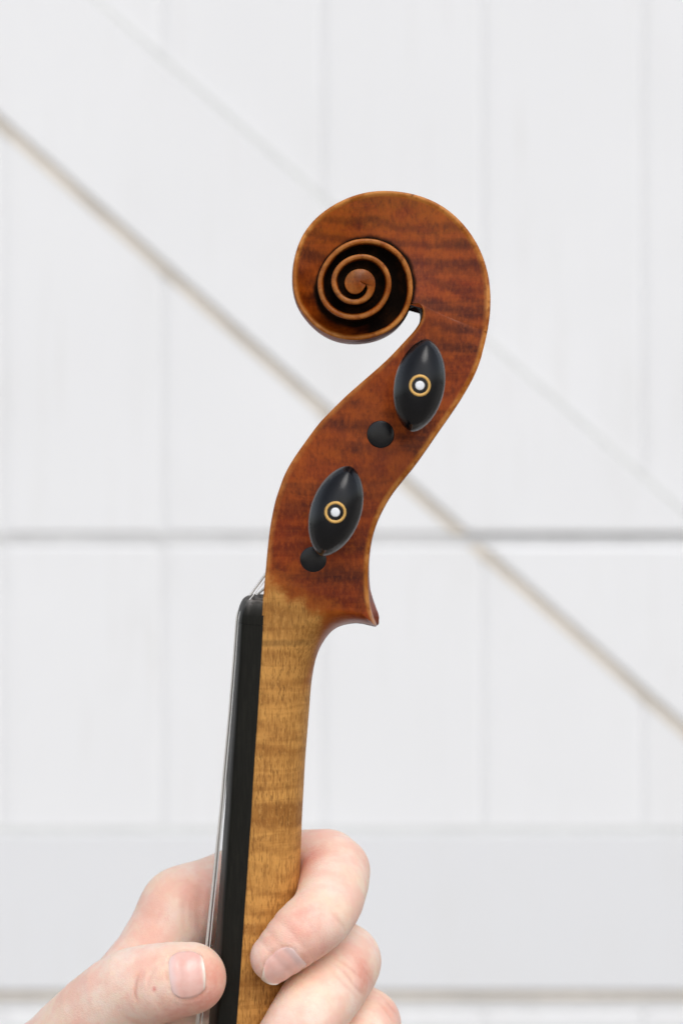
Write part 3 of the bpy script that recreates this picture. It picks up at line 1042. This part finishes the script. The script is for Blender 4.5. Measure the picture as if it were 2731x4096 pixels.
# ================================================================== the hand (signed-distance body, surface nets)
CH = {
    'thumb': [(-104, 4, -184, 17), (-78, 0, -150, 13.5), (-59, -13, -128, 10.9), (-47, -19.5, -122.8, 10.3), (-39.2, -21.5, -121.2, 9.3)],
    'index': [(-44, 23, -111, 11.2), (-24, 25, -102, 10.2), (-4, 13, -97, 10.0), (-2.6, -2, -101.5, 9.3), (-5.2, -13.5, -106, 8.7), (-10.5, -18, -110, 8.2), (-17.4, -19.3, -116.2, 6.4)],
    'middle': [(-46, 29, -132, 12.5), (-20, 30, -126, 11), (-1.2, 14, -122.5, 10.6), (-1.5, -1, -124, 10.4), (-7, -13, -130, 10), (-13, -18.5, -138, 9.3), (-20, -19.5, -147, 7)],
    'ring': [(-46, 28, -151, 12), (-18, 31, -146, 10.5), (4, 18, -140.5, 10.3), (5, 3, -143, 9.8), (-2, -11, -150, 9.2), (-9, -16.5, -158, 8.5), (-17, -18, -167, 6.5)],
    'little': [(-48, 24, -168, 11), (-22, 27, -166, 9), (-3, 17, -161, 8.5), (0, 3, -163, 8), (-6, -8, -169, 7.5), (-13, -14, -177, 6)],
}
PALM = [[(-44, 23, -111, 11.2), (-63, 13, -139, 12.5), (-108, 8, -182, 22)],
        [(-46, 29, -132, 12.5), (-72, 22, -158, 14), (-108, 10, -186, 22)],
        [(-46, 28, -151, 12), (-74, 22, -170, 14), (-108, 10, -190, 21)],
        [(-48, 24, -168, 11), (-76, 18, -182, 14), (-106, 8, -196, 19)],
        [(-108, 8, -186, 23), (-135, -12, -225, 24), (-160, -34, -262, 27)]]


def seg_d(p, a, b):
    a_, b_ = np.array(a[:3], float), np.array(b[:3], float)
    ab = b_ - a_
    t = np.clip(((p - a_) @ ab) / (ab @ ab), 0, 1)
    return np.linalg.norm(p - a_ - t[:, None] * ab, axis=1) - (a[3] + t * (b[3] - a[3]))


def smin(a, b, k):
    h = np.clip(0.5 + 0.5 * (b - a) / k, 0, 1)
    return b * (1 - h) + a * h - k * h * (1 - h)


def resample(ch, n):
    t = np.arange(len(ch), dtype=float)
    return catmull(t, np.array(ch, float), np.linspace(0, len(ch) - 1, (len(ch) - 1) * n + 1))


FINE = {k: resample(v, 3) for k, v in CH.items()}
PALMF = [resample(v, 2) for v in PALM]


def chain_d(p, ch):
    """distance to a tapered, smoothly bent tube; points far away get a safe lower bound"""
    rmax = ch[:, 3].max() + 14.0
    lo, hi = ch[:, :3].min(0) - rmax, ch[:, :3].max(0) + rmax
    out = np.full(len(p), 14.0)
    sel = np.where(((p > lo) & (p < hi)).all(1))[0]
    if len(sel):
        ps = p[sel]; d = None
        for a, b in zip(ch[:-1], ch[1:]):
            s_ = seg_d(ps, a, b)
            d = s_ if d is None else np.minimum(d, s_)
        out[sel] = d
    return out


def hand_d(p):
    palm = None
    for ch in PALMF:
        c = chain_d(p, ch)
        palm = c if palm is None else smin(palm, c, 6.0)
    out = None
    for nm, ch in FINE.items():
        c = chain_d(p, ch)
        c = smin(c, palm, 7.0 if nm == 'thumb' else 5.0)
        out = c if out is None else smin(out, c, 0.45)
    return out


def surface_nets(lo, hi, h):
    n = [int((hi[i] - lo[i]) / h) + 2 for i in range(3)]
    ax = [lo[i] + h * np.arange(n[i]) for i in range(3)]
    # coarse pass
    H = 4
    cn = [int(math.ceil(n[i] / H)) + 1 for i in range(3)]
    cg = np.stack(np.meshgrid(*[lo[i] + h * H * np.arange(cn[i]) for i in range(3)], indexing='ij'), -1).reshape(-1, 3)
    cd = hand_d(cg).reshape(cn)
    idx = np.meshgrid(*[np.minimum((np.arange(n[i]) + H // 2) // H, cn[i] - 1) for i in range(3)], indexing='ij')
    d = cd[idx[0], idx[1], idx[2]]
    near = np.abs(d) < h * H * 1.6
    gi = np.argwhere(near)
    pts = np.array(lo) + gi * h
    dv = np.empty(len(pts))
    for s0 in range(0, len(pts), 60000):
        dv[s0:s0 + 60000] = hand_d(pts[s0:s0 + 60000])
    d[near] = dv
    ins = d < 0
    cnt = np.zeros([k - 1 for k in n], int)
    for dx in (0, 1):
        for dy in (0, 1):
            for dz in (0, 1):
                cnt += ins[dx:n[0] - 1 + dx, dy:n[1] - 1 + dy, dz:n[2] - 1 + dz]
    act = (cnt > 0) & (cnt < 8)
    cells = np.argwhere(act)
    vid = -np.ones(act.shape, int)
    vid[act] = np.arange(len(cells))
    acc = np.zeros((len(cells), 3)); num = np.zeros(len(cells))
    cor = [(a, b, c) for a in (0, 1) for b in (0, 1) for c in (0, 1)]
    for a in cor:
        for ax_ in range(3):
            if a[ax_]: continue
            b = list(a); b[ax_] = 1
            da = d[cells[:, 0] + a[0], cells[:, 1] + a[1], cells[:, 2] + a[2]]
            db = d[cells[:, 0] + b[0], cells[:, 1] + b[1], cells[:, 2] + b[2]]
            x = (da < 0) != (db < 0)
            t = da[x] / (da[x] - db[x])
            pt = np.tile(np.array(a, float), (x.sum(), 1)); pt[:, ax_] += t
            acc[x] += pt; num[x] += 1
    V = np.array(lo) + (cells + acc / num[:, None]) * h
    F = []
    for ax_ in range(3):
        o1, o2 = (ax_ + 1) % 3, (ax_ + 2) % 3
        sl0 = [slice(None)] * 3; sl1 = [slice(None)] * 3
        sl0[ax_] = slice(0, n[ax_] - 1); sl1[ax_] = slice(1, n[ax_])
        A, B = ins[tuple(sl0)], ins[tuple(sl1)]
        e = np.argwhere(A != B)
        e = e[(e[:, o1] > 0) & (e[:, o2] > 0) & (e[:, o1] < n[o1] - 1) & (e[:, o2] < n[o2] - 1)]
        sg = A[e[:, 0], e[:, 1], e[:, 2]]
        def cid(d1, d2):
            c = e.copy(); c[:, o1] -= d1; c[:, o2] -= d2
            return vid[c[:, 0], c[:, 1], c[:, 2]]
        qd = np.stack([cid(0, 0), cid(1, 0), cid(1, 1), cid(0, 1)], 1)
        qd[~sg] = qd[~sg][:, ::-1]
        F.append(qd)
    return V, np.concatenate(F)


def grad_d(p, e=0.05):
    if len(p) > 40000:
        return np.concatenate([grad_d(p[k:k + 40000], e) for k in range(0, len(p), 40000)])
    d0 = hand_d(p)
    g = np.stack([hand_d(p + np.eye(3)[i] * e) - d0 for i in range(3)], 1)
    return g / np.maximum(np.linalg.norm(g, axis=1), 1e-9)[:, None]


def project(p, it=2):
    for _ in range(it):
        g = grad_d(p)
        p = p - g * hand_d(p)[:, None] * 0.9
    return p


def subdivide(V, F):
    E = np.concatenate([F[:, [0, 1]], F[:, [1, 2]], F[:, [2, 3]], F[:, [3, 0]]])
    Es = np.sort(E, 1)
    key = Es[:, 0].astype(np.int64) * len(V) + Es[:, 1]
    uq, inv = np.unique(key, return_inverse=True)
    a, b = uq // len(V), uq % len(V)
    em = 0.5 * (V[a] + V[b])
    fm = V[F].mean(1)
    n, ne, nf = len(V), len(uq), len(F)
    inv = inv.reshape(4, nf)
    ei = n + inv
    fi = n + ne + np.arange(nf)
    NF = np.concatenate([np.stack([F[:, k], ei[k], fi, ei[(k + 3) % 4]], 1) for k in range(4)])
    return np.concatenate([V, em, fm]), NF


HV, HF = surface_nets((-192, -66, -292), (26, 58, -78), 1.0)
HV = project(HV, 2)
HV, HF = subdivide(HV, HF)
HV = project(HV, 1)
HN = grad_d(HV)

# creases across the joints, a groove round each nail: polylines given in pixels on the camera side
crease = np.zeros(len(HV)); disp = np.zeros(len(HV))
hp_px = np.stack([1365.5 + HV[:, 0] * K_PX / (CAM_D + HV[:, 1]), 2048 - HV[:, 2] * K_PX / (CAM_D + HV[:, 1])], 1)
facing = HN[:, 1] < 0.15


def on_near_surface(px, py):
    """first hit of the sight line through a photograph pixel with the hand (where that crease lies in space)"""
    o = np.array([0.0, -CAM_D, 0.0])
    d = np.array([(px - 1365.5) / K_PX, 1.0, (2048 - py) / K_PX]); d /= np.linalg.norm(d)
    t = 560.0
    for _ in range(80):
        dd = hand_d((o + d * t)[None])[0]
        if dd < 0.02: return o + d * t
        t += max(dd * 0.8, 0.03)
        if t > 760: return None
    return o + d * t


CRE = [  # (polyline px, depth mm, width mm, tint)
    ([(560, 3890), (545, 3930), (540, 3975), (548, 4010)], 0.22, 0.55, 0.55),
    ([(620, 3870), (598, 3920), (592, 3965)], 0.14, 0.6, 0.30),
    ([(578, 3880), (566, 3925), (562, 3970)], 0.10, 0.5, 0.22),
    ([(1340, 3660), (1362, 3690), (1378, 3722)], 0.16, 0.5, 0.35),
    ([(1318, 3640), (1342, 3672), (1362, 3706)], 0.10, 0.5, 0.25),
    ([(1440, 3380), (1470, 3410), (1486, 3450)], 0.12, 0.7, 0.25),
    ([(1330, 3850), (1390, 3900), (1440, 3965), (1470, 4000)], 0.22, 0.6, 0.45),
    ([(1310, 3870), (1370, 3930), (1425, 3995)], 0.15, 0.6, 0.30),
    ([(1345, 3835), (1410, 3880), (1465, 3945)], 0.15, 0.6, 0.30),
    ([(1450, 3870), (1475, 3905), (1490, 3950)], 0.14, 0.6, 0.30),
    ([(1520, 3980), (1560, 4020), (1590, 4070)], 0.18, 0.6, 0.35),
    ([(1500, 4000), (1545, 4045), (1570, 4090)], 0.14, 0.6, 0.30),
    ([(745, 3560), (738, 3640), (742, 3720)], 0.25, 1.1, 0.20),
    ([(772, 3545), (764, 3640), (768, 3730)], 0.20, 1.0, 0.20),
    ([(800, 3530), (793, 3630), (795, 3740)], 0.35, 1.4, 0.30),
]
for poly, dep, wid, tint in CRE:
    P3 = [on_near_surface(*p) for p in poly]
    P3 = [p for p in P3 if p is not None]
    if len(P3) < 2: continue
    tt = np.arange(len(P3), dtype=float)
    P3 = catmull(tt, np.array(P3), np.linspace(0, len(P3) - 1, 60))
    c = P3.mean(0); R = np.linalg.norm(P3 - c, axis=1).max() + 3
    sel = np.where(np.linalg.norm(HV - c, axis=1) < R)[0]
    dm = np.sqrt(((HV[sel][:, None] - P3[None]) ** 2).sum(-1))
    k = dm.argmin(1); dd = dm.min(1)
    taper = np.sin(np.pi * np.clip(k / 59, 0.03, 0.97)) ** 0.6
    gss = np.exp(-(dd / wid) ** 2) * taper
    crease[sel] = np.maximum(crease[sel], gss * tint)
    disp[sel] -= gss * dep * 1.3

red = np.zeros(len(HV)); spot = np.zeros(len(HV))
for (px, py), rr, am in [((1460, 3900), 6.0, 0.55), ((1215, 3690), 7.0, 0.40), ((1080, 3800), 7.0, 0.25), ((1240, 3430), 6.0, 0.55),
                         ((1450, 3420), 6.0, 0.30), ((860, 3900), 6.0, 0.55), ((840, 4000), 6.0, 0.65), ((720, 4060), 8.0, 0.40),
                         ((800, 3560), 6.0, 0.35), ((1570, 4040), 6.0, 0.35), ((650, 3850), 8.0, 0.15), ((1200, 3850), 5.0, 0.35),
                         ((1300, 3800), 5.0, 0.35), ((600, 3700), 9.0, 0.15)]:
    p3 = on_near_surface(px, py)
    if p3 is not None:
        red = np.maximum(red, 1.25 * am * np.exp(-((HV - p3) ** 2).sum(1) / rr ** 2))  # own skin redness, raised to carry warm bounce light under the thumb
p3 = on_near_surface(618, 3956)
if p3 is not None: spot = 0.8 * np.exp(-((HV - p3) ** 2).sum(1) / 0.55 ** 2)

hand = empty("hand", (-108, 8, -190))
nails = []


def make_nail(nm, seg, u0, u1, half_ang, n, tipw, free):
    """nail over the last bone of a chain: u along it (mm from its far end), n outward direction"""
    ch = CH[nm]
    a, b = np.array(ch[-2][:3], float), np.array(ch[-1][:3], float)
    ax_ = (b - a) / np.linalg.norm(b - a)
    n = np.array(n, float); n -= ax_ * (n @ ax_); n /= np.linalg.norm(n)
    bi = np.cross(ax_, n)
    NU, NV = 26, 22
    us = np.linspace(u0, u1, NU)
    tipa, lun, O, DR = [], [], [], []
    for u in us:
        f = (u - u0) / (u1 - u0)
        wsc = math.sqrt(max(0.02, 1 - max(0, 1 - f / 0.42) ** 2.4)) * (0.93 + 0.07 * f) * (1 - 0.22 * max(0.0, (f - 0.6) / 0.4) ** 2)
        for v in np.linspace(-1, 1, NV):
            ang = v * half_ang * wsc
            DR.append(n * math.cos(ang) + bi * math.sin(ang)); O.append(b + ax_ * (u - free * abs(v) ** 2.2 * f ** 3))
        tipa += [float(np.clip((f - (1 - tipw)) / 0.05, 0, 1))] * NV
        lun += [float(np.clip((0.28 - f) / 0.15, 0, 1)) * 0.7] * NV
    O = np.array(O); DR = np.array(DR)
    lo_r = np.zeros(len(O)); hi_r = np.full(len(O), 22.0)
    for _ in range(24):
        mid = 0.5 * (lo_r + hi_r)
        ins = chain_d(O + DR * mid[:, None], FINE[nm]) < 0
        lo_r = np.where(ins, mid, lo_r); hi_r = np.where(ins, hi_r, mid)
    R = lo_r.reshape(NU, NV)
    r_mid = np.median(R, axis=1)
    # a nail is stiffer than the finger: straighten it along its length
    fit = np.polyfit(us[:int(NU * 0.75)], r_mid[:int(NU * 0.75)], 1)
    Rn = R.copy()
    for i, u in enumerate(us):
        f = (u - u0) / (u1 - u0)
        lin = np.polyval(fit, u)
        Rn[i] = R[i] + np.clip(lin - r_mid[i], 0, 2.4) * np.clip((f - 0.4) / 0.5, 0, 1) * (1 - 0.85 * np.abs(np.linspace(-1, 1, NV)) ** 2.5)
        vv_ = np.abs(np.linspace(-1, 1, NV))
        ed = np.clip(np.minimum(f / 0.08, (1 - vv_) / 0.10), 0, 1)
        Rn[i] += -0.45 + (0.45 + 0.10 + 0.14 * f) * ed
    V = list(O + DR * Rn.reshape(-1, 1))
    Vb = list(O + DR * (Rn.reshape(-1, 1) - 0.45))
    m = NU * NV
    F = grid_faces(NU, NV)
    Fb = [tuple(reversed([k + m for k in f])) for f in F]
    rim = []
    for j in range(NV - 1):
        rim.append(((NU - 1) * NV + j, (NU - 1) * NV + j + 1, m + (NU - 1) * NV + j + 1, m + (NU - 1) * NV + j))
        rim.append((j + 1, j, m + j, m + j + 1))
    for i in range(NU - 1):
        rim.append((i * NV, (i + 1) * NV, m + (i + 1) * NV, m + i * NV))
        rim.append(((i + 1) * NV + NV - 1, i * NV + NV - 1, m + i * NV + NV - 1, m + (i + 1) * NV + NV - 1))
    Vall = np.array(V + Vb)
    border = [V[i * NV + j] for i in range(NU) for j in (0, NV - 1)] + [V[j] for j in range(NV)]
    border = np.array(border)
    sel = np.where(np.linalg.norm(HV - b, axis=1) < 18)[0]
    dm = np.sqrt(((HV[sel][:, None] - border[None]) ** 2).sum(-1)).min(1)
    gss = np.exp(-(dm / 0.45) ** 2)
    disp[sel] -= gss * 0.16
    fold = np.exp(-((dm - 1.0) / 0.6) ** 2) * 0.08           # raised fold of skin round the nail
    disp[sel] += fold
    crease[sel] = np.maximum(crease[sel], gss * 0.75)
    nails.append((Vall, F + Fb + rim, np.array(tipa * 2), np.array(lun * 2)))


make_nail('thumb', None, -2.8, 6.9, math.radians(46), (-0.2, -0.95, 0.30), 0.08, 1.2)
make_nail('index', None, -5.8, 6.3, math.radians(50), (0.10, -0.84, -0.52), 0.10, 3.0)
make_nail('middle', None, -6.0, 4.6, math.radians(46), (0.20, -0.90, -0.35), 0.12, 2.0)
make_nail('ring', None, -5.6, 4.2, math.radians(46), (0.20, -0.90, -0.35), 0.12, 2.0)
make_nail('little', None, -5.0, 3.8, math.radians(46), (0.20, -0.90, -0.35), 0.12, 2.0)
HVd = HV + HN * disp[:, None]
skin = make_mesh("skin_body", HVd, HF, M_SKIN, None, attrs={'red': red, 'crease': crease, 'spot': spot})
# the hand is one continuous mesh and is itself the top-level thing
COL.objects.unlink(hand); bpy.data.objects.remove(hand)
skin.name = "hand"
tag(skin, "pale bare left hand gripping the violin neck between thumb and curled fingers", "hand")
for V_, F_, ta, lu in nails:
    make_mesh("fingernail", V_, F_, M_NAIL, skin, sharp=60, attrs={'tip': ta, 'lunula': lu})
